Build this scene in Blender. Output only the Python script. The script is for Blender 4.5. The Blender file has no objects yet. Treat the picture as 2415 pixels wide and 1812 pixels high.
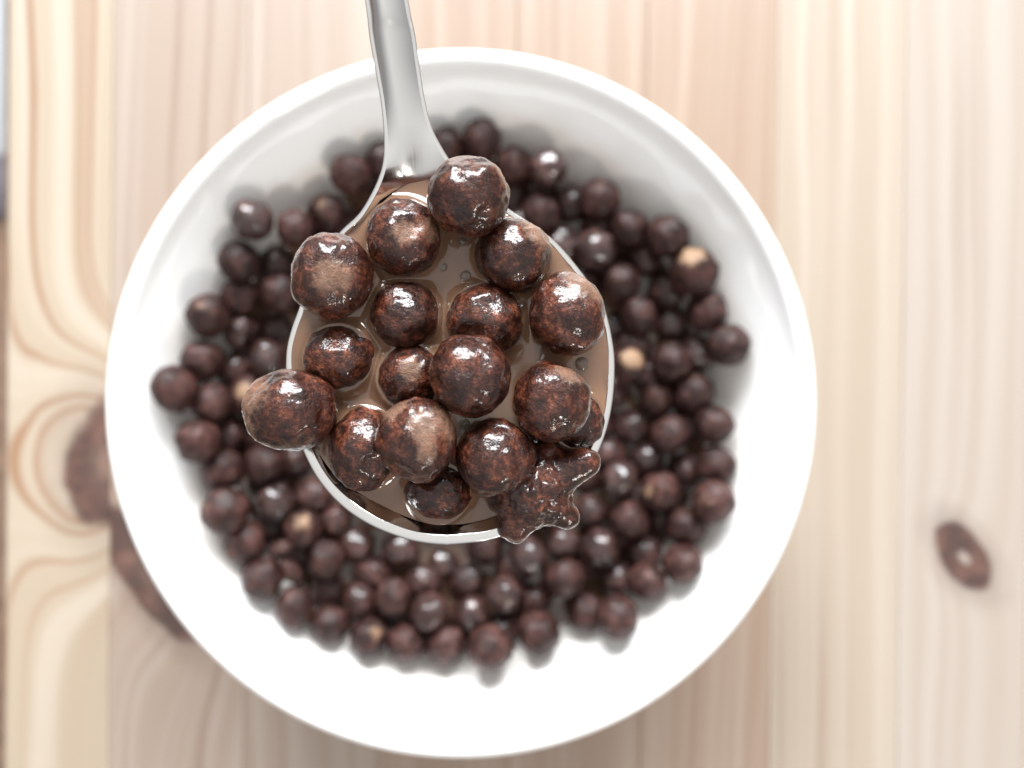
import bpy, bmesh, math, random
import numpy as np
from mathutils import Vector, Matrix, Euler, noise

random.seed(7)
rng = np.random.RandomState(7)
scene = bpy.context.scene
COL = scene.collection
MM = 0.001

# ------------------------------------------------------------------ camera
F_PX, CX, CY = 1971.0, 1207.5, 906.0          # focal length and centre in photo pixels (2415 x 1812)
CAM_Z = 0.230
CAM_ROT = Euler((-0.008, -0.034, 0.0))
cam_data = bpy.data.cameras.new('camera')
cam = bpy.data.objects.new('camera', cam_data)
COL.objects.link(cam)
cam.location = (0, 0, CAM_Z)
cam.rotation_euler = CAM_ROT
cam_data.sensor_width = 36.0
cam_data.lens = 36.0 * F_PX / 2415.0
cam_data.clip_start = 0.004
cam_data.clip_end = 20.0
cam_data.dof.use_dof = True
cam_data.dof.focus_distance = 0.1010
cam_data.dof.aperture_fstop = 13.0
scene.camera = cam

# ------------------------------------------------------------------ room light
world = bpy.data.worlds.new('World')
scene.world = world
world.use_nodes = True
wn = world.node_tree.nodes; wl = world.node_tree.links
bg = wn['Background']
tc = wn.new('ShaderNodeTexCoord'); sx = wn.new('ShaderNodeSeparateXYZ'); rp = wn.new('ShaderNodeValToRGB')
wl.new(tc.outputs['Generated'], sx.inputs[0]); mr = wn.new('ShaderNodeMapRange'); wl.new(sx.outputs['Z'], mr.inputs[0]); mr.inputs[1].default_value = 0.0; mr.inputs[2].default_value = 1.0; wl.new(mr.outputs[0], rp.inputs[0]); wl.new(rp.outputs[0], bg.inputs[0])
rp.color_ramp.elements[0].position = 0.0; rp.color_ramp.elements[0].color = (0.28, 0.275, 0.28, 1)
el_ = rp.color_ramp.elements.new(0.45); el_.color = (0.56, 0.56, 0.565, 1)
rp.color_ramp.elements[2].position = 1.0; rp.color_ramp.elements[2].color = (0.84, 0.835, 0.83, 1)
bg.inputs['Strength'].default_value = 0.90

def area(name, loc, target, sx_, sy_, power, color):
    d = bpy.data.lights.new(name, 'AREA'); d.shape = 'RECTANGLE'; d.size = sx_; d.size_y = sy_
    d.energy = power; d.color = color
    o = bpy.data.objects.new(name, d); COL.objects.link(o); o.location = loc
    o.rotation_euler = (Vector(target) - Vector(loc)).to_track_quat('-Z', 'Y').to_euler()
    return o
for s in (-1, 1):                                  # the two panes of the window beyond the top of the picture
    area('window_light', (0.02 + s * 0.33, 1.40, 0.86), (0, 0, 0.08), 0.60, 0.74, 41.0, (0.95, 0.98, 1.0))
for dx, dz, w, h, p in ((0.0, 0.0, 0.22, 0.22, 6.0), (0.28, 0.04, 0.08, 0.09, 1.1), (-0.34, -0.05, 0.07, 0.07, 0.8)):
    area('far_window_light', (0.66 + dx, -1.40 + 0.3 * dx, 0.80 + dz), (0, 0, 0.08), w, h, p, (1.0, 0.94, 0.86))

vs = scene.view_settings
scene.display_settings.display_device = 'sRGB'
vs.view_transform = 'Standard'; vs.look = 'None'; vs.exposure = 0.35; vs.gamma = 1.0
vs.use_curve_mapping = False
scene.cycles.max_bounces = 10
scene.cycles.diffuse_bounces = 4
scene.cycles.use_adaptive_sampling = True
scene.cycles.adaptive_threshold = 0.025
scene.cycles.use_denoising = True
scene.cycles.sample_clamp_indirect = 4.0

# ------------------------------------------------------------------ helpers
RM = CAM_ROT.to_matrix()
def at(px, py, z):
    """photo pixel -> point on the horizontal plane at height z"""
    d = RM @ Vector(((px - CX) / F_PX, -(py - CY) / F_PX, -1.0))
    t = (z - CAM_Z) / d.z
    return Vector((d.x * t, d.y * t, z))
K = 2415.0 / 2212.0
def atd(px, py, z):                                # same from the 2212-wide view
    return at(px * K, py * K, z)

def tag(o, label, cat, group=None, kind=None):
    if label: o['label'] = label
    if cat: o['category'] = cat
    if group: o['group'] = group
    if kind: o['kind'] = kind
    return o
def link(name, me, mat=None, parent=None, smooth=True):
    if mat is not None and not me.materials: me.materials.append(mat)
    if smooth: me.polygons.foreach_set('use_smooth', [True] * len(me.polygons))
    o = bpy.data.objects.new(name, me); COL.objects.link(o)
    if parent is not None: o.parent = parent
    return o
def mesh_from(verts, faces, name='m'):
    me = bpy.data.meshes.new(name); me.from_pydata([tuple(v) for v in verts], [], faces); me.update(); return me
def empty(name, loc):
    o = bpy.data.objects.new(name, None); COL.objects.link(o); o.location = loc; o.empty_display_size = 0.01; return o

class NB:
    """small node builder"""
    def __init__(s, name):
        s.m = bpy.data.materials.new(name); s.m.use_nodes = True
        s.t = s.m.node_tree; s.n = s.t.nodes; s.l = s.t.links
        s.p = s.n['Principled BSDF']
    def set(s, sock, v):
        if isinstance(v, bpy.types.NodeSocket): s.l.new(v, sock)
        elif v is not None: sock.default_value = v
    def math(s, op, a, b=None, c=None, clamp=False):
        n = s.n.new('ShaderNodeMath'); n.operation = op; n.use_clamp = clamp
        for i, v in enumerate((a, b, c)): s.set(n.inputs[i], v)
        return n.outputs[0]
    def vmath(s, op, a, b=None, out=0):
        n = s.n.new('ShaderNodeVectorMath'); n.operation = op
        s.set(n.inputs[0], a); s.set(n.inputs[1], b)
        return n.outputs[out]
    def xyz(s, x, y, z):
        n = s.n.new('ShaderNodeCombineXYZ')
        for i, v in enumerate((x, y, z)): s.set(n.inputs[i], v)
        return n.outputs[0]
    def sep(s, v):
        n = s.n.new('ShaderNodeSeparateXYZ'); s.set(n.inputs[0], v); return n.outputs
    def noise(s, vec, scale, detail=3, rough=0.5, dist=0.0):
        n = s.n.new('ShaderNodeTexNoise'); s.set(n.inputs['Vector'], vec)
        n.inputs['Scale'].default_value = scale; n.inputs['Detail'].default_value = detail
        n.inputs['Roughness'].default_value = rough; n.inputs['Distortion'].default_value = dist
        return n.outputs['Fac']
    def ramp(s, f, stops):
        n = s.n.new('ShaderNodeValToRGB'); s.set(n.inputs[0], f); e = n.color_ramp.elements
        while len(e) < len(stops): e.new(0.5)
        for el, (p, c) in zip(e, stops):
            el.position = p; el.color = (c[0], c[1], c[2], 1) if not isinstance(c, (int, float)) else (c, c, c, 1)
        return n.outputs[0]
    def smooth(s, v, a, b, lo=0.0, hi=1.0):
        n = s.n.new('ShaderNodeMapRange'); n.interpolation_type = 'SMOOTHSTEP'; s.set(n.inputs[0], v)
        for i, q in enumerate((a, b, lo, hi)): s.set(n.inputs[i + 1], q)
        return n.outputs[0]
    def mix(s, f, a, b, mode='MIX'):
        n = s.n.new('ShaderNodeMix'); n.data_type = 'RGBA'; n.blend_type = mode
        s.set(n.inputs[0], f)
        for i, v in ((6, a), (7, b)):
            if isinstance(v, tuple): v = (v[0], v[1], v[2], 1)
            s.set(n.inputs[i], v)
        return n.outputs[2]
    def bump(s, h, strength, dist, prev=None):
        n = s.n.new('ShaderNodeBump'); n.inputs['Strength'].default_value = strength; n.inputs['Distance'].default_value = dist
        s.set(n.inputs['Height'], h); s.set(n.inputs['Normal'], prev); return n.outputs[0]
    def coord(s, obj=None):
        n = s.n.new('ShaderNodeTexCoord'); n.object = obj; return n.outputs['Object']
    def attr(s, name, kind='GEOMETRY'):
        n = s.n.new('ShaderNodeAttribute'); n.attribute_name = name; n.attribute_type = kind; return n.outputs
    def rnd(s):
        return s.n.new('ShaderNodeObjectInfo').outputs['Random']
    def pin(s, **kw):
        for k, v in kw.items():
            k = k.replace('_', ' ')
            if isinstance(v, tuple) and len(v) == 3 and k != 'Subsurface Radius': v = (*v, 1)
            s.set(s.p.inputs[k], v)

# ------------------------------------------------------------------ the table: pine staves, edge glued
TABLE_ROT = math.radians(-0.6)
table = empty('wooden_table', (0, 0, 0)); table.rotation_euler = (0, 0, TABLE_ROT)
tag(table, 'pale varnished pine table of glued staves with dark knots under the bowl', 'table')
TI = Matrix.Rotation(-TABLE_ROT, 3, 'Z')
def on_table(dx, dy): return TI @ atd(dx, dy, 0.0)

def wood(i, light, mid, dark, knots, grain=1.0, seed=0.0, streak=0.62):
    b = NB('pine_stave_%d' % i)
    x, y, z = b.sep(b.coord(table))
    p = b.xyz(x, y, 0.0)
    warp = b.noise(b.xyz(b.math('MULTIPLY', x, 14.0), b.math('MULTIPLY', y, 4.0), seed), 1.0, 2, 0.5)
    warp2 = b.noise(b.xyz(b.math('MULTIPLY', x, 60.0), b.math('MULTIPLY', y, 14.0), seed + 3), 1.0, 2, 0.5)
    phi = b.math('ADD', x, b.math('MULTIPLY', b.math('SUBTRACT', warp, 0.5), 0.022))
    phi = b.math('ADD', phi, b.math('MULTIPLY', b.math('SUBTRACT', warp2, 0.5), 0.0035))
    kmask = None; kring = None
    for (kx, ky, sx_, sy_, rot, amp, dsx, dsy, core) in knots:
        ca, sa = math.cos(rot), math.sin(rot)
        ddx = b.math('SUBTRACT', x, kx); ddy = b.math('SUBTRACT', y, ky)
        u = b.math('ADD', b.math('MULTIPLY', ddx, ca), b.math('MULTIPLY', ddy, sa))
        v = b.math('SUBTRACT', b.math('MULTIPLY', ddy, ca), b.math('MULTIPLY', ddx, sa))
        q = b.math('ADD', b.math('POWER', b.math('ABSOLUTE', b.math('DIVIDE', u, sx_)), 2.0),
                   b.math('POWER', b.math('ABSOLUTE', b.math('DIVIDE', v, sy_)), 2.0))
        phi = b.math('ADD', phi, b.math('MULTIPLY', b.math('EXPONENT', b.math('MULTIPLY', q, -1.0)), amp))
        r2 = b.math('SQRT', b.math('ADD', b.math('POWER', b.math('ABSOLUTE', b.math('DIVIDE', u, dsx)), 2.0),
                    b.math('POWER', b.math('ABSOLUTE', b.math('DIVIDE', v, dsy)), 2.0)))
        wob = b.math('MULTIPLY', b.math('SUBTRACT', b.noise(p, 80.0, 2, 0.5), 0.5), 0.62)
        r2 = b.math('ADD', r2, wob)
        halo = b.math('MULTIPLY', b.smooth(r2, 1.9, 0.9), 0.28); mk = b.smooth(r2, 1.14, 0.82)
        ring = b.smooth(r2, core, core + 0.22) if core > 0 else b.smooth(r2, -0.3, 0.65, 0.80, 1.0)
        mk = b.math('MAXIMUM', b.math('MULTIPLY', mk, ring), halo)
        kmask = mk if kmask is None else b.math('MAXIMUM', kmask, mk)
    g = b.noise(b.xyz(b.math('MULTIPLY', phi, 210.0 * grain), b.math('MULTIPLY', y, 2.0), seed * 3.1), 1.0, 2, 0.55)
    lines = b.smooth(b.noise(b.xyz(b.math('MULTIPLY', phi, 330.0 * grain), b.math('MULTIPLY', y, 1.2), seed * 1.7), 1.0, 1, 0.5), 0.54, 0.72)
    c = b.ramp(g, [(0.36, light), (0.56, mid)])
    fade = b.noise(b.xyz(b.math('MULTIPLY', x, 18.0), b.math('MULTIPLY', y, 7.0), seed + 9), 1.0, 1, 0.5)
    c = b.mix(b.math('MULTIPLY', lines, b.smooth(fade, 0.30, 0.62, streak * 0.35, streak)), c, dark)
    fine = b.noise(b.xyz(b.math('MULTIPLY', x, 2600.0), b.math('MULTIPLY', y, 40.0), seed), 1.0, 1, 0.7)
    c = b.mix(b.math('MULTIPLY', fine, 0.10), c, (dark[0] * 0.8, dark[1] * 0.8, dark[2] * 0.8))
    if kmask is not None:
        kc = b.ramp(b.noise(p, 170.0, 3, 0.55, 0.6), [(0.35, (0.040, 0.016, 0.011)), (0.52, (0.070, 0.029, 0.020)), (0.70, (0.125, 0.056, 0.037))])
        c = b.mix(kmask, c, kc)
    b.pin(Base_Color=c, Roughness=0.50, Specular_IOR_Level=0.4, Coat_Weight=1.0, Coat_Roughness=0.40)
    b.set(b.p.inputs['Normal'], b.bump(fine, 0.12, 0.0002))
    return b.m

def kn(dx, dy, sx_, sy_, rot, amp, dsx, dsy, core=0.0):
    p = on_table(dx, dy); return (p.x, p.y, sx_, sy_, math.radians(rot), amp, dsx, dsy, core)
CREAM = ((0.4, 0.34, 0.272), (0.345, 0.275, 0.203), (0.225, 0.112, 0.050))
PINK = ((0.335, 0.272, 0.225), (0.292, 0.22, 0.172), (0.205, 0.13, 0.09))
TAN = ((0.315, 0.235, 0.178), (0.268, 0.185, 0.131), (0.185, 0.11, 0.071))
LPINK = ((0.35, 0.302, 0.262), (0.315, 0.262, 0.22), (0.23, 0.168, 0.128))
PALE = ((0.36, 0.305, 0.248), (0.32, 0.258, 0.2), (0.235, 0.165, 0.115))
x0 = on_table(9, 800).x
SW = on_table(240, 800).x - x0
W2 = 285.0 / 1805.0 * CAM_Z
edges = [x0, x0 + SW]
while edges[-1] < 0.27: edges.append(edges[-1] + W2)
specs = [
    (CREAM, [kn(232, 1006, 0.022, 0.030, 0, -0.052, 0.0122, 0.0180)], 0.8, 1.3),
    (PINK, [kn(312, 1232, 0.020, 0.034, 36, -0.014, 0.0068, 0.0235)], 0.9, 4.1),
    (PINK, [], 1.0, 7.7),
    (TAN, [], 1.1, 2.2),
    (TAN, [], 1.0, 9.4),
    (TAN, [], 1.0, 5.9),
    (PALE, [], 0.9, 11.5),
    (LPINK, [kn(2085, 1205, 0.0100, 0.016, 38, 0.006, 0.0064, 0.0116, 0.04)], 0.8, 3.3),
    (CREAM, [], 1.0, 6.6), (PINK, [], 1.0, 8.8), (TAN, [], 1.0, 12.1), (CREAM, [], 1.0, 14.1), (PINK, [], 1.0, 15.3)]
YL, YH, TH = -0.36, 0.42, 0.024
for i in range(len(edges) - 1):
    a, c = edges[i] + 0.00005, edges[i + 1] - 0.00005
    bm = bmesh.new()
    bmesh.ops.create_cube(bm, size=1.0)
    for v in bm.verts:
        v.co = Vector(((a + c) / 2 + v.co.x * (c - a), (YL + YH) / 2 + v.co.y * (YH - YL), -TH / 2 + v.co.z * TH))
    ed = [e for e in bm.edges if all(v.co.z > -0.001 for v in e.verts)]
    if i == 0:
        bmesh.ops.bevel(bm, geom=[e for e in ed if all(v.co.x < a + 1e-5 for v in e.verts)], offset=0.0015, segments=3, affect='EDGES')
        ed = [e for e in bm.edges if all(v.co.z > -1e-6 and v.co.x > c - 1e-5 for v in e.verts)]
    bmesh.ops.bevel(bm, geom=ed, offset=0.00012, segments=1, affect='EDGES')
    me = bpy.data.meshes.new('plank'); bm.to_mesh(me); bm.free()
    pal, kns, gr, sd = specs[i % len(specs)]
    link('plank', me, wood(i, *pal, kns, gr, sd, 0.95 if i == 0 else 0.66), table, smooth=False)

legm = wood(90, *PINK, [], 1.0, 21.0)
for lx in (x0 + 0.06, edges[-1] - 0.06):
    for ly in (YL + 0.06, YH - 0.06):
        bm = bmesh.new(); bmesh.ops.create_cube(bm, size=1.0)
        for v in bm.verts: v.co = Vector((lx + v.co.x * 0.05, ly + v.co.y * 0.05, -TH - 0.348 + v.co.z * 0.695))
        bmesh.ops.bevel(bm, geom=bm.edges[:], offset=0.003, segments=2, affect='EDGES')
        me = bpy.data.meshes.new('leg'); bm.to_mesh(me); bm.free(); link('leg', me, legm, table, smooth=False)

# floor below the table edge
fb = NB('floor_boards')
fx, fy, fz = fb.sep(fb.coord())
fn = fb.noise(fb.xyz(fb.math('MULTIPLY', fx, 6.0), fb.math('MULTIPLY', fy, 60.0), 0.0), 1.0, 3, 0.6)
fb.pin(Base_Color=fb.ramp(fn, [(0.3, (0.13, 0.078, 0.05)), (0.7, (0.22, 0.14, 0.095))]), Roughness=0.45)
FZ = -TH - 0.697
floor = link('floor', mesh_from([(-3, -3, FZ), (3, -3, FZ), (3, 3, FZ), (-3, 3, FZ)], [(0, 1, 2, 3)]), fb.m, smooth=False)
tag(floor, None, None, kind='structure')
mb = NB('pale_mat_cloth')
mx, my, mz = mb.sep(mb.coord())
mb.pin(Base_Color=mb.mix(mb.noise(mb.coord(), 400.0, 2), (0.74, 0.80, 0.84), (0.66, 0.72, 0.77)), Roughness=0.9)
md = NB('grey_border_cloth'); md.pin(Base_Color=(0.13, 0.125, 0.15), Roughness=0.9)
e0 = at(2, 372, FZ).y; e1 = at(2, 520, FZ).y
def slab(xa, xb, ya, yb, za, zb):
    bm = bmesh.new(); bmesh.ops.create_cube(bm, size=1.0)
    for v in bm.verts: v.co = Vector(((xa + xb) / 2 + v.co.x * (xb - xa), (ya + yb) / 2 + v.co.y * (yb - ya), (za + zb) / 2 + v.co.z * (zb - za)))
    bmesh.ops.bevel(bm, geom=bm.edges[:], offset=min(0.003, (zb - za) * 0.3), segments=2, affect='EDGES')
    me = bpy.data.meshes.new('slab'); bm.to_mesh(me); bm.free(); return me
mat_e = empty('floor_mat', (-0.95, e0 + 0.4, FZ))
tag(mat_e, 'pale bluish mat with dark border on the floor beyond the table edge', 'mat')
for nm, me, m in (('field', slab(-0.4, 0.42, -0.4, 0.5, 0.001, 0.010), mb.m), ('border', slab(-0.4, 0.42, -0.4 + (e1 - e0), -0.402, 0.001, 0.010), md.m)):
    link(nm, me, m, mat_e)

# ------------------------------------------------------------------ the bowl
RIM_Z = 0.053
BC = at(1098, 956, RIM_Z); BC.z = 0.0
R_OUT = 839.0 / F_PX * (CAM_Z - RIM_Z)
INNER = [(0.0, 9.0), (20.0, 9.6), (36.0, 14.0), (47.0, 21.0), (54.0, 28.5), (59.5, 35.0), (64.0, 40.2), (68.0, 45.2), (70.5, 48.6), (71.7, 50.6)]
def inner_R(z):
    zz = [q[1] for q in INNER]; rr = [q[0] for q in INNER]
    return float(np.interp(z / MM, zz, rr)) * MM
def catmull(pts, n):
    P = np.array(pts, float); P = np.vstack([2 * P[0] - P[1], P, 2 * P[-1] - P[-2]]); out = []
    for i in range(1, len(P) - 2):
        for k in range(n):
            t = k / n; p0, p1, p2, p3 = P[i - 1:i + 3]
            out.append(0.5 * (2 * p1 + (p2 - p0) * t + (2 * p0 - 5 * p1 + 4 * p2 - p3) * t * t + (3 * p1 - p0 - 3 * p2 + p3) * t ** 3))
    out.append(P[-2]); return np.array(out)
ro = R_OUT / MM
prof = catmull(INNER, 5).tolist()
prof += [[72.05, 51.5], [72.5, 52.3], [73.1, 52.8], [73.8, 53.0], [74.45, 52.8], [ro - 0.15, 52.3], [ro, 51.6]]
prof += catmull([(ro - 0.1, 50.8), (72.6, 46.0), (67.0, 38.5), (60.5, 30.5), (54.0, 22.0), (46.5, 13.0), (40.0, 6.8), (38.2, 4.0), (37.8, 1.0)], 4).tolist()
prof += [[37.0, 0.15], [35.5, 0.12], [34.6, 0.8], [33.5, 3.0], [20, 3.4], [0.0, 3.5]]
N = 160; V = []; Fc = []
for (r, z) in prof:
    for k in range(N):
        a = 2 * math.pi * k / N; V.append((r * MM * math.cos(a), r * MM * math.sin(a), z * MM))
for i in range(len(prof) - 1):
    for k in range(N):
        k2 = (k + 1) % N; Fc.append((i * N + k, i * N + k2, (i + 1) * N + k2, (i + 1) * N + k))
me = mesh_from(V, Fc, 'bowl')
bm = bmesh.new(); bm.from_mesh(me); bmesh.ops.remove_doubles(bm, verts=bm.verts, dist=1e-6); bmesh.ops.recalc_face_normals(bm, faces=bm.faces); bm.to_mesh(me); bm.free()
cb = NB('white_glazed_ceramic')
czz = cb.sep(cb.coord())[2]
tide = cb.math('ADD', czz, cb.math('MULTIPLY', cb.math('SUBTRACT', cb.noise(cb.coord(), 45.0, 3, 0.6), 0.5), 0.022))
cbase = cb.mix(cb.noise(cb.coord(), 40.0, 2), (0.885, 0.885, 0.875), (0.90, 0.90, 0.895))
cbase = cb.mix(cb.math('MULTIPLY', cb.smooth(tide, 0.0440, 0.0370), cb.smooth(cb.vmath('LENGTH', cb.xyz(cb.sep(cb.coord())[0], cb.sep(cb.coord())[1], 0.0), out=1), 0.0695, 0.0670, 0.0, 0.35)), cbase, (0.62, 0.50, 0.38))
cb.pin(Base_Color=cbase, Roughness=0.34, Coat_Weight=0.9, Coat_Roughness=0.035)
cb.set(cb.p.inputs['Coat Normal'], cb.bump(cb.noise(cb.coord(), 55.0, 1), 0.12, 0.002))
bowl = link('cereal_bowl', me, cb.m); bowl.location = BC
tag(bowl, 'round white glazed ceramic bowl holding the cereal', 'bowl')

# ------------------------------------------------------------------ cereal material
def cereal_material(name, wet, c0, c1, c2):
    b = NB(name); co = b.coord(); r = b.rnd()
    off = b.vmath('ADD', co, b.xyz(b.math('MULTIPLY', r, 37.0), b.math('MULTIPLY', r, 11.0), 0.0))
    n1 = b.noise(off, 3.2, 7, 0.68, 0.3); n2 = b.noise(off, 11.0, 5, 0.7)
    f = b.math('ADD', b.math('MULTIPLY', n1, 0.6), b.math('MULTIPLY', n2, 0.4))
    c = b.ramp(f, [(0.36, c0), (0.50, c1), (0.66, c2)])
    blot = b.smooth(b.noise(off, 1.5, 2, 0.5), 0.40, 0.62, 0.45, 1.0)
    tone = b.math('MULTIPLY', blot, b.math('MULTIPLY_ADD', r, 0.55, 0.75))
    c = b.mix(1.0, c, b.xyz(tone, tone, tone), 'MULTIPLY')
    speck = b.smooth(b.noise(off, 26.0, 3, 0.6), 0.60, 0.70)
    c = b.mix(b.math('MULTIPLY', speck, 0.35), c, c2)
    pits = b.smooth(b.noise(off, 15.0, 3, 0.6), 0.36, 0.27)
    c = b.mix(b.math('MULTIPLY', pits, 0.7), c, (c0[0] * 0.4, c0[1] * 0.4, c0[2] * 0.4))
    # pale bare patch (crumb showing through the coating)
    pv = b.attr('patch', 'OBJECT'); ps = b.attr('patch_size', 'OBJECT')
    d = b.vmath('DOT_PRODUCT', b.vmath('NORMALIZE', co), b.vmath('NORMALIZE', pv['Vector']), out=1)
    d = b.math('ADD', d, b.math('MULTIPLY', b.math('SUBTRACT', b.noise(off, 3.0, 3), 0.5), 0.30))
    ps_ = b.math('MULTIPLY', ps['Fac'], 1.0)
    pm = b.math('MULTIPLY', b.smooth(d, b.math('SUBTRACT', 1.0, ps_), b.math('SUBTRACT', 1.16, ps_)), b.math('GREATER_THAN', ps_, 0.001))
    c = b.mix(pm, c, b.ramp(n2, [(0.35, (0.16, 0.088, 0.048)), (0.65, (0.31, 0.200, 0.125))]))
    milk = b.attr('milk')['Fac']
    mk = b.smooth(b.math('ADD', milk, b.math('MULTIPLY', b.math('SUBTRACT', b.noise(off, 6.0, 5, 0.65), 0.5), 1.6)), 0.45, 1.30)
    c = b.mix(b.math('MULTIPLY', mk, 0.55), c, (0.26, 0.150, 0.100))
    h = b.math('ADD', b.math('MULTIPLY', b.noise(off, 7.0, 2, 0.6), 0.6), b.math('MULTIPLY', b.noise(off, 22.0, 1, 0.6), 0.4))
    nb = b.bump(h, 0.6, 0.0005)
    b.pin(Base_Color=c, Specular_IOR_Level=0.15 if wet else 0.22)
    b.set(b.p.inputs['Normal'], nb)
    if wet:
        hs = b.math('ADD', b.math('MULTIPLY', b.noise(off, 5.0, 1, 0.5), 0.8), b.math('MULTIPLY', b.noise(off, 17.0, 1, 0.6), 0.35))
        hs = b.math('MULTIPLY', hs, b.math('SUBTRACT', 1.0, b.math('MULTIPLY', mk, 0.6)))
        b.set(b.p.inputs['Coat Normal'], b.bump(hs, 0.50, 0.00022))
        b.pin(Roughness=0.42, Coat_Weight=1.0, Coat_Roughness=0.014, Coat_IOR=1.42, Subsurface_Weight=0.0)
    else:
        w = b.attr('wet', 'OBJECT')['Fac']
        b.pin(Roughness=0.44, Coat_Weight=b.math('MULTIPLY', w, 1.0), Coat_Roughness=0.10)
    return b.m
WET = cereal_material('wet_cocoa_cereal', True, (0.0055, 0.0014, 0.0010), (0.040, 0.0095, 0.0052), (0.205, 0.064, 0.031))
DRY = cereal_material('damp_cocoa_cereal', False, (0.013, 0.0050, 0.0043), (0.045, 0.0180, 0.0150), (0.118, 0.054, 0.044))

_ico = {}
def ico(sub):
    if sub not in _ico:
        bm = bmesh.new(); bmesh.ops.create_icosphere(bm, subdivisions=sub, radius=1.0)
        bm.verts.ensure_lookup_table()
        _ico[sub] = ([v.co.copy() for v in bm.verts], [tuple(v.index for v in f.verts) for f in bm.faces]); bm.free()
    return _ico[sub]
def ball_mesh(seed, sub, low, mid, stretch=(1, 1, 1), dents=()):
    vs_, fs = ico(sub); out = []
    o = Vector((seed * 13.7, seed * 5.1, seed * 2.3))
    for v in vs_:
        d = 1.0 + low * noise.noise(v * 1.1 + o) + low * 0.7 * noise.noise(v * 2.3 + o)
        if mid: d += mid * noise.noise(v * 5.0 + o) + mid * 0.6 * noise.noise(v * 11.0 + o)
        for (dd, w, dep) in dents:
            d -= dep * math.exp(-((1 - v.dot(dd)) / w) ** 2)
        out.append(Vector((v.x * stretch[0], v.y * stretch[1], v.z * stretch[2])) * d)
    return mesh_from(out, fs, 'cereal_ball')

# ------------------------------------------------------------------ milk in the bowl
MILK_Z = 0.0325
def milk_material(name, col):
    b = NB(name); n = b.noise(b.coord(), 160.0, 3, 0.55)
    b.pin(Base_Color=b.mix(n, col, (col[0] * 0.80, col[1] * 0.77, col[2] * 0.74)), Roughness=0.10, Specular_IOR_Level=0.5,
          Coat_Weight=0.5, Coat_Roughness=0.03, Subsurface_Weight=0.12, Subsurface_Radius=(0.0012, 0.0008, 0.0006), Subsurface_Scale=1.0)
    return b.m
MILKB_SHADED = milk_material('shade_darkened_bowl_milk', (0.11, 0.062, 0.040))  # same milk, its colour darkened to stand in for shade between the balls
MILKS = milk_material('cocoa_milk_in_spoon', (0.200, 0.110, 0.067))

# ------------------------------------------------------------------ cereal in the bowl (photo pixel x, y, radius, low?)
B = [
 (595,520,47,0),(697,537,42,0),(564,617,46,0),(651,624,40,1),(660,694,46,0),(564,699,42,0),(489,745,50,0),(571,783,40,1),(653,776,40,1),
 (477,850,48,0),(410,917,50,0),(557,874,38,1),(631,845,43,0),(499,951,43,0),(586,934,41,0),(465,1040,52,0),(523,1108,48,0),(624,1096,46,0),(697,1086,42,1),(538,1028,38,1),
 (530,1205,52,0),(652,1186,45,0),(740,1168,43,1),(716,1247,45,0),(580,1279,49,0),(771,1319,43,0),(840,1284,41,1),(618,1366,49,0),(697,1430,46,0),(779,1472,44,0),
 (848,1419,39,1),(947,1296,40,1),(1050,1322,44,1),(1000,1372,38,1),(1104,1370,38,1),(1143,1289,40,1),(1189,1401,42,0),(928,1410,41,0),(1013,1442,39,1),(1111,1447,40,1),
 (871,1504,45,0),(960,1515,44,0),(1054,1522,46,0),(1157,1527,52,0),(1246,1309,43,0),(1332,1362,46,0),(1418,1291,46,0),(1329,1281,39,0),(1484,1226,45,0),(1519,1299,38,1),
 (1615,1241,48,0),(1393,1208,39,1),(1610,1329,47,0),(1527,1372,45,0),(1456,1367,36,1),(1380,1443,45,0),(1456,1456,51,0),(1271,1491,50,0),
 (1484,860,39,0),(1582,853,45,0),(1547,941,40,0),(1635,926,49,0),(1486,1007,40,1),(1580,1025,44,0),(1684,1002,46,0),(1527,1081,37,1),(1461,1129,45,0),(1689,1096,48,0),(1615,1111,37,1),
 (1557,1159,48,0),(1684,1184,50,0),(1416,469,48,0),(1347,480,39,1),(1276,503,42,0),(1483,538,43,0),(1575,559,51,0),(1403,588,48,0),(1324,578,39,0),(1520,610,37,1),(1636,641,56,0),
 (1464,668,40,0),(1573,686,39,1),(1506,745,39,0),(1666,734,48,0),(1581,763,39,1),(1451,771,39,1),(1719,814,50,0),(1496,822,37,1),(1644,835,37,1),
 (1136,331,46,0),(1212,388,41,0),(1292,397,43,0),(1050,348,40,0),(1205,462,38,1),(825,412,46,0),(771,503,46,0),(905,380,42,1),
]
PATCH = {(1636,641): (-0.25,0.62,0.74,0.20), (1484,860): (0.05,0.35,0.93,0.26), (716,1247): (0.12,0.50,0.86,0.14), (586,934): (0.1,0.25,0.96,0.17),
         (1557,1159): (-0.72,0.12,0.68,0.09), (871,1504): (0.40,0.50,0.77,0.10), (530,1205): (-0.6,0.25,0.75,0.05), (771,503): (-0.1,0.35,0.93,0.09),
         (618,1366): (0.62,-0.35,0.70,0.04), (771,1319): (-0.35,-0.6,0.72,0.04), (489,745): (-0.1,0.30,0.95,0.05), (1684,1184): (-0.6,0.2,0.78,0.04), (1582,853): (0.3,-0.55,0.78,0.04)}
WETB = {(631,845), (1050,1322), (1189,1401), (1246,1309), (1329,1281), (1527,1081), (1461,1129), (1403,588), (1292,397), (1111,1447), (840,1284), (947,1296), (1418,1291), (652,1186), (1324,578), (1451,771), (1581,763), (595,520)}
balls = []                                       # dict px, py, r(m), z
def axis_xy(p): return math.hypot(p.x - BC.x, p.y - BC.y)
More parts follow.
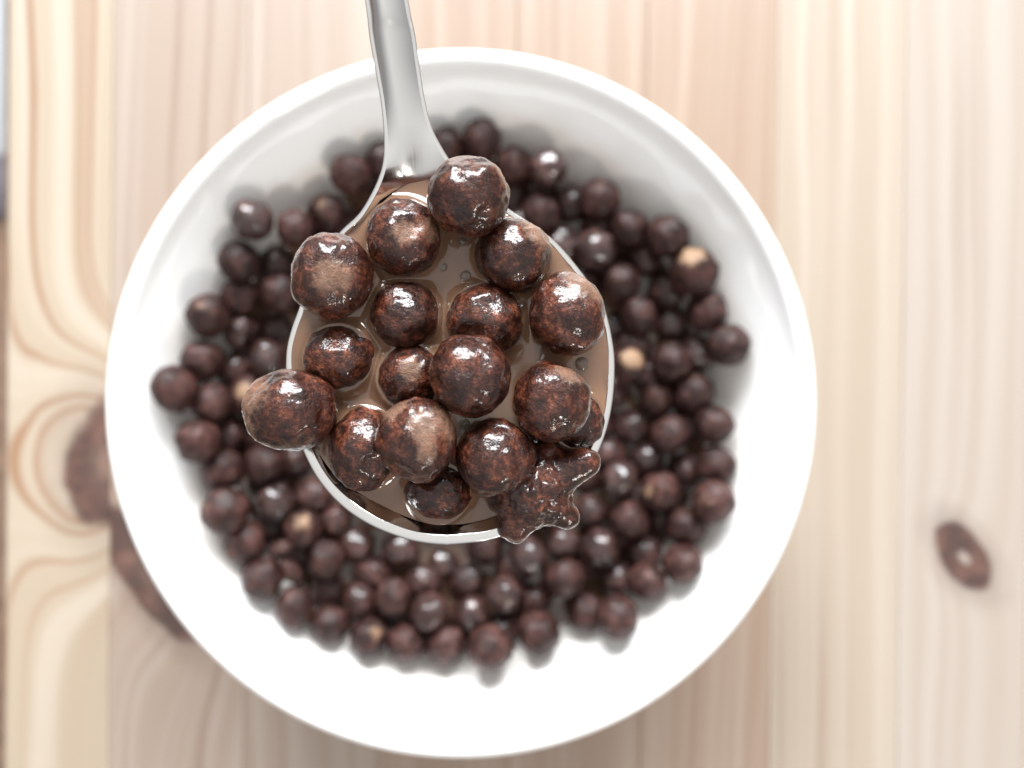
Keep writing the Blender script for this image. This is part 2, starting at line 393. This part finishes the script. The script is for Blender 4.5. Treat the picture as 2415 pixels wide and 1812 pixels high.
for (px, py, rp_, low) in B:
    p = at(px, py, 0.040); q = axis_xy(p) / 0.062
    z = MILK_Z + (3.0 + 5.6 * q * q) * MM - (3.2 * MM if low else 0.0)
    r = max(0.0044, min(0.0054, 1.02 * rp_ / F_PX * (CAM_Z - z)))
    balls.append(dict(px=px, py=py, r=r, z=z, low=low))
def put(b): b['p'] = at(b['px'], b['py'], b['z'])
for b in balls: put(b)
for it in range(60):
    for b in balls:                              # rest against the wall of the bowl
        while axis_xy(b['p']) + b['r'] * 1.2 > inner_R(b['z']) and b['z'] < 0.053:
            b['z'] += 0.0003; put(b)
    for i in range(len(balls)):
        for j in range(i):
            a, c = balls[i], balls[j]; d = a['p'] - c['p']; s = (a['r'] + c['r']) * 0.95 - d.length
            if s > 0.0001:
                up, dn = (a, c) if (a['z'], -a['low']) > (c['z'], -c['low']) else (c, a)
                if up['z'] < 0.047: up['z'] += min(s, 0.0005) * 0.35; put(up)
                dn['z'] = max(0.031, dn['z'] - min(s, 0.0005) * 0.65); put(dn)
# the layer below and the cereal under the spoon
hidden = []
def free(p, r, k):
    return all((p - b['p']).length > (r + b['r']) * k for b in balls) and all((p - h['p']).length > (r + h['r']) * k for h in hidden)
for zoff, tries in ((0.0034, 1500), (-0.0002, 9000)):
    for _ in range(tries):
        rr = 0.0615 * math.sqrt(random.random()); aa = random.uniform(0, 2 * math.pi)
        z = MILK_Z + zoff + (0.0040 * (rr / 0.062) ** 2 if zoff > 0 else 0.002 * (rr / 0.062) ** 2) + random.uniform(-0.0008, 0.0008)
        p = Vector((BC.x + rr * math.cos(aa), BC.y + rr * math.sin(aa), z)); r = random.uniform(0.0041, 0.0046)
        if rr + r * 0.95 > inner_R(z): continue
        if zoff > 0:                             # only where the spoon hides the surface
            d = p - cam.location; s_ = at(1060, 870, 0.040)
            if abs(p.x - s_.x) > 0.024 or abs(p.y - s_.y) > 0.034: continue
        if free(p, r, 0.97 if zoff > 0 else 0.80): hidden.append(dict(p=p, r=r, z=z, top=zoff > 0))

VAR = [ball_mesh(100 + k, 4, 0.10, 0.03, (1, 1, 1 - 0.03 * (k % 3)),
       [(Vector((random.uniform(-1, 1), random.uniform(-1, 1), random.uniform(0, 1))).normalized(), 0.10, 0.10)] if k % 2 else []) for k in range(10)]
for m_ in VAR: m_.materials.append(DRY); m_.polygons.foreach_set('use_smooth', [True] * len(m_.polygons))

def clock(p):
    a = math.degrees(math.atan2(p.x - BC.x, p.y - BC.y)) % 360
    h = int((a + 15) // 30) % 12
    return ['twelve', 'one', 'two', 'three', 'four', 'five', 'six', 'seven', 'eight', 'nine', 'ten', 'eleven'][h], a
SPECIAL = {
 (1636,641): 'cereal ball in bowl with a cream heart-shaped bare patch, at two o\'clock',
 (1484,860): 'cereal ball with cream top just right of the spoon\'s right rim',
 (716,1247): 'cereal ball with cream spot on top, in bowl lower left of spoon',
 (586,934): 'cereal ball with cream patch peeking out left of the spoon',
 (1557,1159): 'cereal ball in bowl with yellowish spot on its left side, lower right',
 (871,1504): 'cereal ball with pale yellow spot in bottom row against the bowl wall',
 (410,917): 'leftmost cereal ball in the bowl, resting up against the white wall',
 (1719,814): 'rightmost cereal ball in the bowl, resting against the white wall',
 (1136,331): 'topmost cereal ball in the bowl, just right of the spoon handle',
 (825,412): 'brown cereal ball just left of the spoon neck, near the bowl wall',
 (771,503): 'brown cereal ball with tan spot, left of the spoon shoulder',
 (631,845): 'cereal ball with bright round glint, just left of the spoon\'s left rim',
 (1050,1322): 'wet cereal ball with white glint just below the spoon tip',
 (1461,1129): 'reddish glossy cereal ball with white glint, right of the star-shaped crumb',
 (1157,1527): 'lowest cereal ball in the bowl, at the bottom wall',
 (1403,588): 'cereal ball with bluish white glint, upper right of the spoon',
 (1189,1401): 'cereal ball with bluish glint, below and right of the spoon tip',
}
ORD = ['first', 'second', 'third', 'fourth', 'fifth', 'sixth', 'seventh', 'eighth']
groups = {}
for b in balls:
    key = (b['px'], b['py'])
    if key in SPECIAL: b['label'] = SPECIAL[key]; continue
    h, a = clock(b['p']); rr = axis_xy(b['p'])
    ring = 'touching the bowl wall' if rr > 0.0535 else ('one row in from wall' if rr > 0.0425 else 'nearest the spoon')
    groups.setdefault((h, ring), []).append((a, b))
for (h, ring), lst in groups.items():
    angs = [a for a, _ in lst]
    if max(angs) - min(angs) > 180: lst = [((a + 180) % 360, b) for a, b in lst]
    lst.sort(key=lambda t: t[0])
    for k, (a, b) in enumerate(lst):
        if len(lst) == 1: b['label'] = "brown cereal ball in bowl at %s o'clock, only one %s" % (h, ring)
        else: b['label'] = "brown cereal ball in bowl at %s o'clock, %s, %s clockwise" % (h, ring, ORD[k])
def place_ball(b, label, group, k):
    o = bpy.data.objects.new('cereal_ball', VAR[k % len(VAR)]); COL.objects.link(o)
    o.location = b['p']; s = b['r']
    o.scale = (s * random.uniform(0.95, 1.05), s * random.uniform(0.95, 1.05), s * random.uniform(0.94, 1.02))
    o.rotation_euler = (random.uniform(0, 6.28), random.uniform(0, 6.28), random.uniform(0, 6.28))
    tag(o, label, 'cereal', group)
    return o
for k, b in enumerate(balls):
    o = place_ball(b, b['label'], 'cereal balls in the bowl', k)
    key = (b['px'], b['py'])
    if key in PATCH:
        x, y, z, s = PATCH[key]
        d = o.rotation_euler.to_matrix().inverted() @ Vector((x, y, z)); o['patch'] = [d.x, d.y, d.z]; o['patch_size'] = s
    o['wet'] = 1.0 if key in WETB else (0.35 if b['low'] else 0.05)
low_groups = {}
for h in hidden:
    if h['top']: h['label'] = 'cereal ball in bowl hidden beneath the spoon'; continue
    hh, a = clock(h['p']); rr = axis_xy(h['p'])
    ring = 'by the wall' if rr > 0.050 else ('halfway in' if rr > 0.034 else 'under the spoon')
    low_groups.setdefault((hh, ring), []).append((a, h))
for (hh, ring), lst in low_groups.items():
    angs = [a for a, _ in lst]
    if max(angs) - min(angs) > 180: lst = [((a + 180) % 360, b) for a, b in lst]
    lst.sort(key=lambda t: t[0])
    for k, (a, h) in enumerate(lst):
        h['label'] = "dark sunken lower-layer cereal ball in bowl at %s o'clock, %s%s" % (hh, ring, '' if len(lst) == 1 else ', %s clockwise' % ORD[k])
for k, h in enumerate(hidden):
    o = place_ball(h, h['label'], 'cereal under the spoon' if h['top'] else 'cereal balls of the lower layer', k)
    o['wet'] = 0.3

# two crumbs among the balls at the lower left
for k, (px, py, sx_, sy_, rz, lab) in enumerate(((660, 1295, 0.0026, 0.0018, 0.4, 'small pale cereal crumb between balls at lower left of bowl, upper of two'),
                                                 (686, 1350, 0.0034, 0.0019, -0.9, 'small elongated cereal crumb at lower left of bowl, lower of two'))):
    me = ball_mesh(300 + k, 3, 0.30, 0.08); me.materials.append(DRY)
    o = link('cereal_crumb', me); o.location = at(px, py, 0.0425); o.scale = (sx_, sy_, 0.0018); o.rotation_euler = (0.2, 0.1, rz)
    tag(o, lab, 'cereal', 'crumbs in the bowl'); o['wet'] = 0.1; o['patch'] = [0.0, 0.3, 1.0]; o['patch_size'] = 0.05

# bowl milk surface with a meniscus round each ball
NR, NA = 110, 220; RB = inner_R(MILK_Z) + 0.0006
allb = [(b['p'], b['r']) for b in balls] + [(h['p'], h['r']) for h in hidden]
BP = np.array([(p.x, p.y, p.z, r) for p, r in allb])
def meniscus(X, Y, zm, P, h0, lam):
    H = np.zeros_like(X)
    for (x, y, z, r) in P:
        dz = abs(z - zm)
        if dz >= r: continue
        a = math.sqrt(r * r - dz * dz); d = np.hypot(X - x, Y - y) - a
        H = np.maximum(H, h0 * np.exp(-np.maximum(d, 0) / lam))
    return H
R_, A_ = np.meshgrid(np.linspace(0.0005, RB, NR), np.linspace(0, 2 * math.pi, NA, endpoint=False), indexing='ij')
X = BC.x + R_ * np.cos(A_); Y = BC.y + R_ * np.sin(A_)
Z = MILK_Z + meniscus(X, Y, MILK_Z, BP, 0.0007, 0.0009)
V = list(zip(X.ravel(), Y.ravel(), Z.ravel())); Fc = []
for i in range(NR - 1):
    for k in range(NA):
        k2 = (k + 1) % NA; Fc.append((i * NA + k, (i + 1) * NA + k, (i + 1) * NA + k2, i * NA + k2))
Fc.append(tuple(range(NA)))
mbowl = link('chocolate_milk', mesh_from(V, Fc, 'bowl_milk'), MILKB_SHADED)
tag(mbowl, 'brown chocolate milk pooled between the cereal balls in the bowl', 'milk')

# ------------------------------------------------------------------ the spoon
ZM = 0.1260                                       # level of the milk in the spoon
ROWS = [((788,0),(882,0)),((798,80),(896,70)),((812,160),(906,140)),((823,225),(916,205)),((829,290),(930,265)),((827,350),(950,310)),((811,400),(985,362)),
        ((778,458),(1040,408)),((739,496),(1100,452)),((700,540),(1155,488)),((668,600),(1205,527)),((645,667),(1264,598)),((628,715),(1304,661)),((618,764),(1324,742)),
        ((619,830),(1328,810)),((632,905),(1320,890)),((655,975),(1298,965)),((690,1040),(1262,1028)),((740,1095),(1205,1090)),((800,1135),(1135,1140)),((870,1163),(1060,1167)),
        ((920,1174),(1010,1174)),((965,1178),(965,1178))]
ZR = [9.0,7.2,5.5,4.2,3.1,2.3,1.6,0.9,0.45,0.28,0.20,0.16,0.15,0.18,0.25,0.4,0.7,1.1,1.6,2.0,2.3,2.45,2.5]
DP = [0,0,0,0,0.0,0.5,1.7,3.4,5.0,6.2,7.1,7.8,8.2,8.4,8.3,8.0,7.3,6.3,5.0,3.5,2.0,1.0,0.0]
CV = [1.45,1.45,1.35,1.05,0.6,0.2,0.05] + [0] * 16            # crown of the handle
ctrl = []
for (l, r), zr, dp, cv in zip(ROWS, ZR, DP, CV):
    z = ZM + zr * MM; L = atd(*l, z); R = atd(*r, z); ctrl.append([*L, *R, dp * MM, cv * MM])
# handle beyond the picture's top edge
c0 = np.array(ctrl[0]); d0 = np.array(ctrl[0][:3]) + np.array(ctrl[0][3:6]) - np.array(ctrl[1][:3]) - np.array(ctrl[1][3:6]); d0 /= np.linalg.norm(d0)
mid0 = (c0[:3] + c0[3:6]) / 2; side = (c0[3:6] - c0[:3]); side /= np.linalg.norm(side); ext = []
for s, w, zz in ((12, 5.1, 4.2), (26, 5.8, 8.2), (45, 7.4, 12.3), (65, 9.6, 15.0), (85, 11.6, 16.2), (98, 11.6, 16.3), (105, 9.0, 16.1), (109, 4.5, 15.9)):
    m_ = mid0 + np.array([d0[0], d0[1], 0]) * s * MM; m_[2] = mid0[2] + zz * MM
    ext.append([*(m_ - side * w / 2 * MM), *(m_ + side * w / 2 * MM), 0.0, 0.75 * MM])
ctrl = ext[::-1] + ctrl
CR = catmull(ctrl, 7); NRW = len(CR)
Lo, Ro, Dp, Cv = CR[:, :3], CR[:, 3:6], np.maximum(CR[:, 6], 0), CR[:, 7]
def nrm2(P, sgn):
    T = np.gradient(P, axis=0); n = np.stack([-T[:, 1], T[:, 0], np.zeros(len(T))], 1) * sgn
    return n / np.maximum(np.linalg.norm(n, axis=1, keepdims=True), 1e-9)
INS = 1.15 * MM
nL = nrm2(Lo, 1); nR = nrm2(Ro, -1)
nL[-1] = nR[-1] = (0, 1, 0)
frac = np.clip((np.arange(NRW) / 7.0 - len(ext) - 4.0) / 4.0, 0, 1); tipf = np.clip((np.arange(NRW) / 7.0 - len(ext) - 13.0) / 5.0, 0, 1)
ins = (0.45 + 0.2 * frac + 0.6 * tipf)[:, None] * MM
Li, Ri = Lo + nL * ins, Ro + nR * ins
for i in range(NRW):                               # near the tip the inset lines must not cross
    if Ri[i][0] < Li[i][0]: m_ = (Li[i] + Ri[i]) / 2; Li[i] = m_; Ri[i] = m_
UN = 34; us = np.sin(np.linspace(-math.pi / 2, math.pi / 2, UN))
PW = 2.15
def inner_pt(i, u):
    """point on the inner face of row i, u in -1..1"""
    t = (u + 1) / 2; p = Li[i] * (1 - t) + Ri[i] * t
    crown = (1 - abs((u + 0.25) / (1.25 if u > -0.25 else 0.75)) ** 1.7)
    p = p.copy(); p[2] += -Dp[i] * (1 - abs(u) ** PW) + Cv[i] * crown; return p
V = []; Fc = []
for i in range(NRW):
    th = (1.15 if Dp[i] > 0.0005 else 1.5) * MM
    sec = [Lo[i] + (0, 0, -0.35 * MM), Lo[i] + (0, 0, -0.06 * MM), Lo[i] * 0.75 + Li[i] * 0.25 + (0, 0, 0.03 * MM), Lo[i] * 0.2 + Li[i] * 0.8 + (0, 0, 0.03 * MM)]
    sec += [inner_pt(i, u) for u in us]
    sec += [Ro[i] * 0.2 + Ri[i] * 0.8 + (0, 0, 0.03 * MM), Ro[i] * 0.75 + Ri[i] * 0.25 + (0, 0, 0.03 * MM), Ro[i] + (0, 0, -0.06 * MM), Ro[i] + (0, 0, -0.35 * MM)]
    for u in us[::-1][1:-1]:
        t = (u + 1) / 2; p = Lo[i] * (1 - t) + Ro[i] * t; p = p.copy()
        p[2] += -th * (1 - abs(u) ** 6) - 0.3 * MM - Dp[i] * (1 - abs(u) ** PW); sec.append(p)
    V += sec; M = len(sec)
for i in range(NRW - 1):
    for k in range(M):
        k2 = (k + 1) % M; Fc.append((i * M + k, i * M + k2, (i + 1) * M + k2, (i + 1) * M + k))
Fc.append(tuple(range(M)))
me = mesh_from(V, Fc, 'spoon')
bm = bmesh.new(); bm.from_mesh(me); bmesh.ops.remove_doubles(bm, verts=bm.verts, dist=2e-6)
bmesh.ops.dissolve_degenerate(bm, edges=bm.edges, dist=1e-6)
bmesh.ops.recalc_face_normals(bm, faces=bm.faces); bm.to_mesh(me); bm.free()
sb = NB('brushed_stainless_steel')
sp = sb.coord(); sxx, syy, szz = sb.sep(sp)
br = sb.noise(sb.xyz(sb.math('MULTIPLY', sxx, 3500.0), sb.math('MULTIPLY', syy, 120.0), 0.0), 1.0, 2, 0.6)
sm = sb.noise(sp, 220.0, 3, 0.6)
sb.pin(Base_Color=(0.80, 0.785, 0.76), Metallic=1.0, Roughness=sb.math('ADD', 0.06, sb.math('ADD', sb.math('MULTIPLY', br, 0.10), sb.math('MULTIPLY', sm, 0.10))))
sb.set(sb.p.inputs['Normal'], sb.bump(br, 0.06, 0.00005))
spoon = link('spoon', me, sb.m)
tag(spoon, 'stainless steel spoon heaped with wet cereal, held above the bowl', 'spoon')

# ------------------------------------------------------------------ cereal in the spoon
S = [  # x, y, rx, ry (2212-wide view), height of centre above the milk (mm), label, milk patches (dir, size), dents
 (1012,427,87,87,4.6,'shiny round cereal ball at top of the spoon, beside the neck',[((0.8,0.45,0.2),0.12)],[]),
 (872,515,83,83,1.2,'cereal ball with a milky groove across it, below the spoon neck',[((0.15,0.0,1),0.10),((0.75,0.1,0.6),0.10)],[((0.25,0.12,0.95),0.05,0.10)]),
 (717,597,87,97,3.2,'cereal ball with beige milk patch and bubble, on upper left spoon rim',[((0.12,-0.12,1),0.13),((0.40,-0.10,0.9),0.08),((-0.9,0.3,0.1),0.15)],[]),
 (1108,553,81,81,1.2,'cereal ball half sunk in milk at upper right of the spoon',[((0.7,0.6,0.4),0.24)],[]),
 (876,682,74,74,0.5,'small dark cereal ball left of spoon centre, ringed by milk',[],[((0.1,0.6,0.8),0.05,0.05)]),
 (1048,692,81,81,0.5,'dark cereal ball behind the topmost centre ball in the spoon',[],[((-0.4,-0.5,0.8),0.06,0.07)]),
 (1227,680,82,92,3.0,'cereal ball with beige top at right rim of the spoon',[((0.45,0.75,0.45),0.26),((0.2,0.6,0.75),0.08)],[]),
 (733,773,79,70,0.2,'dark glossy cereal ball sunk in milk near left rim of spoon',[],[((0.0,0.5,0.85),0.05,0.05)]),
 (1015,812,88,90,6.2,'dark cereal ball on top at the centre of the spoon heap',[],[]),
 (887,815,72,72,-0.2,'cereal ball with pale spot, tucked left under the centre ball',[((0.1,0.25,0.95),0.10)],[]),
 (1193,868,87,87,4.8,'large dark cereal ball at lower right of spoon, above star-shaped crumb',[((0.35,0.72,0.55),0.10)],[]),
 (630,885,100,88,4.0,'wet cereal ball hanging over the left rim of the spoon',[((-0.75,0.35,0.5),0.22),((-0.9,-0.3,0.3),0.16)],[((-0.6,0.6,0.5),0.06,0.07)]),
 (784,970,74,88,1.2,'dark cereal ball at lower left of spoon, left of milk-streaked ball',[],[((0.45,-0.35,0.8),0.05,0.09)]),
 (900,950,86,92,5.8,'cereal ball streaked with pale milk, on lower part of the spoon',[((0.2,0.40,0.85),0.10),((0.32,0.12,0.95),0.06),((0.34,-0.08,0.95),0.05),((0.34,-0.28,0.92),0.05),((0.8,0.4,0.4),0.16),((-0.5,0.75,0.4),0.10)],[]),
 (1070,990,84,86,4.4,'orange-flecked cereal ball at bottom centre of the spoon, left of star crumb',[],[]),
 (948,1062,75,62,0.1,'cereal ball half hidden at the spoon tip, nearest the tip rim',[],[((0.3,0.1,0.95),0.06,0.06)]),
 (1246,908,62,66,-0.4,'cereal ball mostly hidden behind the large right ball, by right rim',[],[]),
]
SB = []
for k, (dx, dy, rx, ry, hz, lab, mp, dents) in enumerate(S):
    z = ZM + hz * MM; depth = CAM_Z - z
    p = atd(dx, dy, z); fx_ = rx / 1805.0 * depth; fy_ = ry / 1805.0 * depth
    dents = [(Vector(d).normalized(), w, dep) for d, w, dep in dents]
    rd = random.Random(k * 7 + 1)
    for _ in range(9):
        dv_ = Vector((rd.uniform(-1, 1), rd.uniform(-1, 1), rd.uniform(-0.2, 1))).normalized()
        dents.append((dv_, rd.uniform(0.004, 0.022), rd.choice((0.05, 0.04, -0.035))))
    me = ball_mesh(k + 1, 5, 0.075, 0.022, (1, 1, 1), dents)
    co = np.empty(len(me.vertices) * 3); me.vertices.foreach_get('co', co); co = co.reshape(-1, 3)
    nn = co / np.linalg.norm(co, axis=1, keepdims=True); mk = np.zeros(len(co))
    for (d, s) in mp:
        d = np.array(d) / np.linalg.norm(d); mk = np.maximum(mk, 1.15 * np.exp(-((1 - nn @ d) / s) ** 2))
    zrel = co[:, 2] * min(fx_, fy_) + hz * MM                      # film left by the milk at the waterline
    mk = np.maximum(mk, 0.62 * np.exp(-(np.maximum(zrel - 0.0004, 0) / 0.0007) ** 2))
    at_ = me.attributes.new('milk', 'FLOAT', 'POINT'); at_.data.foreach_set('value', mk)
    me.materials.append(WET)
    o = link('cereal_ball', me); o.location = p; o.scale = (fx_, fy_, min(fx_, fy_) * 0.98)
    tag(o, lab, 'cereal', 'wet cereal balls in the spoon')
    SB.append((p.x, p.y, p.z, (fx_ + fy_) / 2))

# fused three-lobed piece hanging over the rim
depth = CAM_Z - ZM - 0.0025
core = atd(1148, 1060, ZM + 0.0022)
lobes = [(atd(1266, 999, ZM + 0.0034), 2.0), (atd(1226, 1116, ZM + 0.0022), 1.60), (atd(1112, 1140, ZM + 0.0020), 1.95), (atd(1165, 995, ZM + 0.0012), 3.0), (atd(1105, 1060, ZM + 0.0008), 3.1)]
def sdf(P):
    out = None; k = 0.0009
    for (e, r) in lobes:
        a = np.array(core); b = np.array(e); ab = b - a; t = np.clip(((P - a) @ ab) / (ab @ ab), 0, 1)
        d = np.linalg.norm(P - a - t[:, None] * ab, axis=1) - (2.5 * (1 - t) + (r - 0.1) * t - 0.15 * np.sin(np.pi * t)) * MM
        out = d if out is None else -k * np.log(np.exp(-out / k) + np.exp(-d / k))
    return out
vs_, fs = ico(6); Dv = np.array([tuple(v) for v in vs_]); t = np.full(len(Dv), 0.0112)
for _ in range(40):
    d = sdf(np.array(core) + Dv * t[:, None]); t = np.maximum(t - np.maximum(d, -0.0004) * 0.7, 0.001)
rough_ = np.array([noise.noise(v * 3.2) * 0.00040 + noise.noise(v * 7.0) * 0.00016 for v in vs_])
me = mesh_from(Dv * (t + rough_)[:, None] / 0.0046, fs, 'cereal_crumb')
mk = np.array([0.45 * max(0.0, noise.noise(v * 3.0 + Vector((3, 1, 7)))) for v in vs_])
at_ = me.attributes.new('milk', 'FLOAT', 'POINT'); at_.data.foreach_set('value', mk)
me.materials.append(WET)
clump = link('cereal_crumb', me); clump.location = core; clump.scale = (0.0046,) * 3
tag(clump, 'fused star-shaped cereal piece hanging over the lower right rim of the spoon', 'cereal')

# ------------------------------------------------------------------ milk in the spoon
SBn = np.array(SB + [(core.x, core.y, core.z, 0.0032)])
rows = []
for i in range(NRW):
    hgt = Li[i][2] - ZM
    if Dp[i] > max(hgt, 0) + 0.00005 and i / 7.0 > len(ext) + 4:
        um = (1 - hgt / Dp[i]) ** (1 / PW); rows.append((i, min(um * 1.02 if hgt > (0.0006 if i / 7.0 > len(ext) + 12 else 0.0011) else 0.9985, 0.9985)))
NV = 200; fr = []
for j in range(len(rows) - 1):                      # refine between rows
    (i, um), (i2, um2) = rows[j], rows[j + 1]
    for s in np.linspace(0, 1, 4, endpoint=False): fr.append((Li[i] * (1 - s) + Li[i2] * s, Ri[i] * (1 - s) + Ri[i2] * s, um * (1 - s) + um2 * s))
fr.append((Li[rows[-1][0]], Ri[rows[-1][0]], rows[-1][1]))
X = np.zeros((len(fr), NV)); Y = np.zeros_like(X); vv = np.linspace(-1, 1, NV)
for j, (l, r, um) in enumerate(fr):
    tt = (vv * um + 1) / 2; X[j] = l[0] * (1 - tt) + r[0] * tt; Y[j] = l[1] * (1 - tt) + r[1] * tt
Z = ZM + meniscus(X, Y, ZM, SBn, 0.00125, 0.00080)
zr_ = np.array([l[2] - ZM for (l, r, um) in fr]); cl = np.where(zr_ < np.where(np.arange(len(fr)) < len(fr) * 0.4, 0.0011, 0.0006), np.maximum(zr_ - 0.00003, 0.0), 0.00012)
Z = np.maximum(Z, ZM + cl[:, None] * np.exp(-(1 - np.abs(vv))[None, :] / 0.025))
V = list(zip(X.ravel(), Y.ravel(), Z.ravel())); Fc = []
for i in range(len(fr) - 1):
    for k in range(NV - 1): Fc.append((i * NV + k, (i + 1) * NV + k, (i + 1) * NV + k + 1, i * NV + k + 1))
me = mesh_from(V, Fc, 'spoon_milk')
mspoon = link('chocolate_milk', me, MILKS)
tag(mspoon, 'light brown chocolate milk filling the spoon round the cereal balls', 'milk')
bb = NB('milk_bubble_film')
bb.pin(Base_Color=(0.42, 0.36, 0.30), Roughness=0.12, Coat_Weight=1.0, Coat_Roughness=0.02, Transmission_Weight=0.8, IOR=1.12)
dv, df = [], []
for a in range(7):
    el = a / 6 * math.pi / 2
    for k in range(20): an = k / 20 * 2 * math.pi; dv.append((math.cos(el) * math.cos(an), math.cos(el) * math.sin(an), 0.42 * math.sin(el)))
for a in range(6):
    for k in range(20): k2 = (k + 1) % 20; df.append((a * 20 + k, a * 20 + k2, (a + 1) * 20 + k2, (a + 1) * 20 + k))
dome = mesh_from(dv, df, 'bubble'); dome.materials.append(bb.m); dome.polygons.foreach_set('use_smooth', [True] * len(dome.polygons))
for (dx, dy, r) in ((955, 576, 12), (1008, 598, 14), (1257, 786, 15), (1000, 521, 9), (1022, 518, 7), (690, 975, 14), (1003, 917, 13)):
    o = bpy.data.objects.new('bubble', dome); COL.objects.link(o); o.parent = mspoon
    o.location = atd(dx, dy, ZM + 0.0001); rr = r / 1805 * (CAM_Z - ZM); o.scale = (rr, rr, rr)
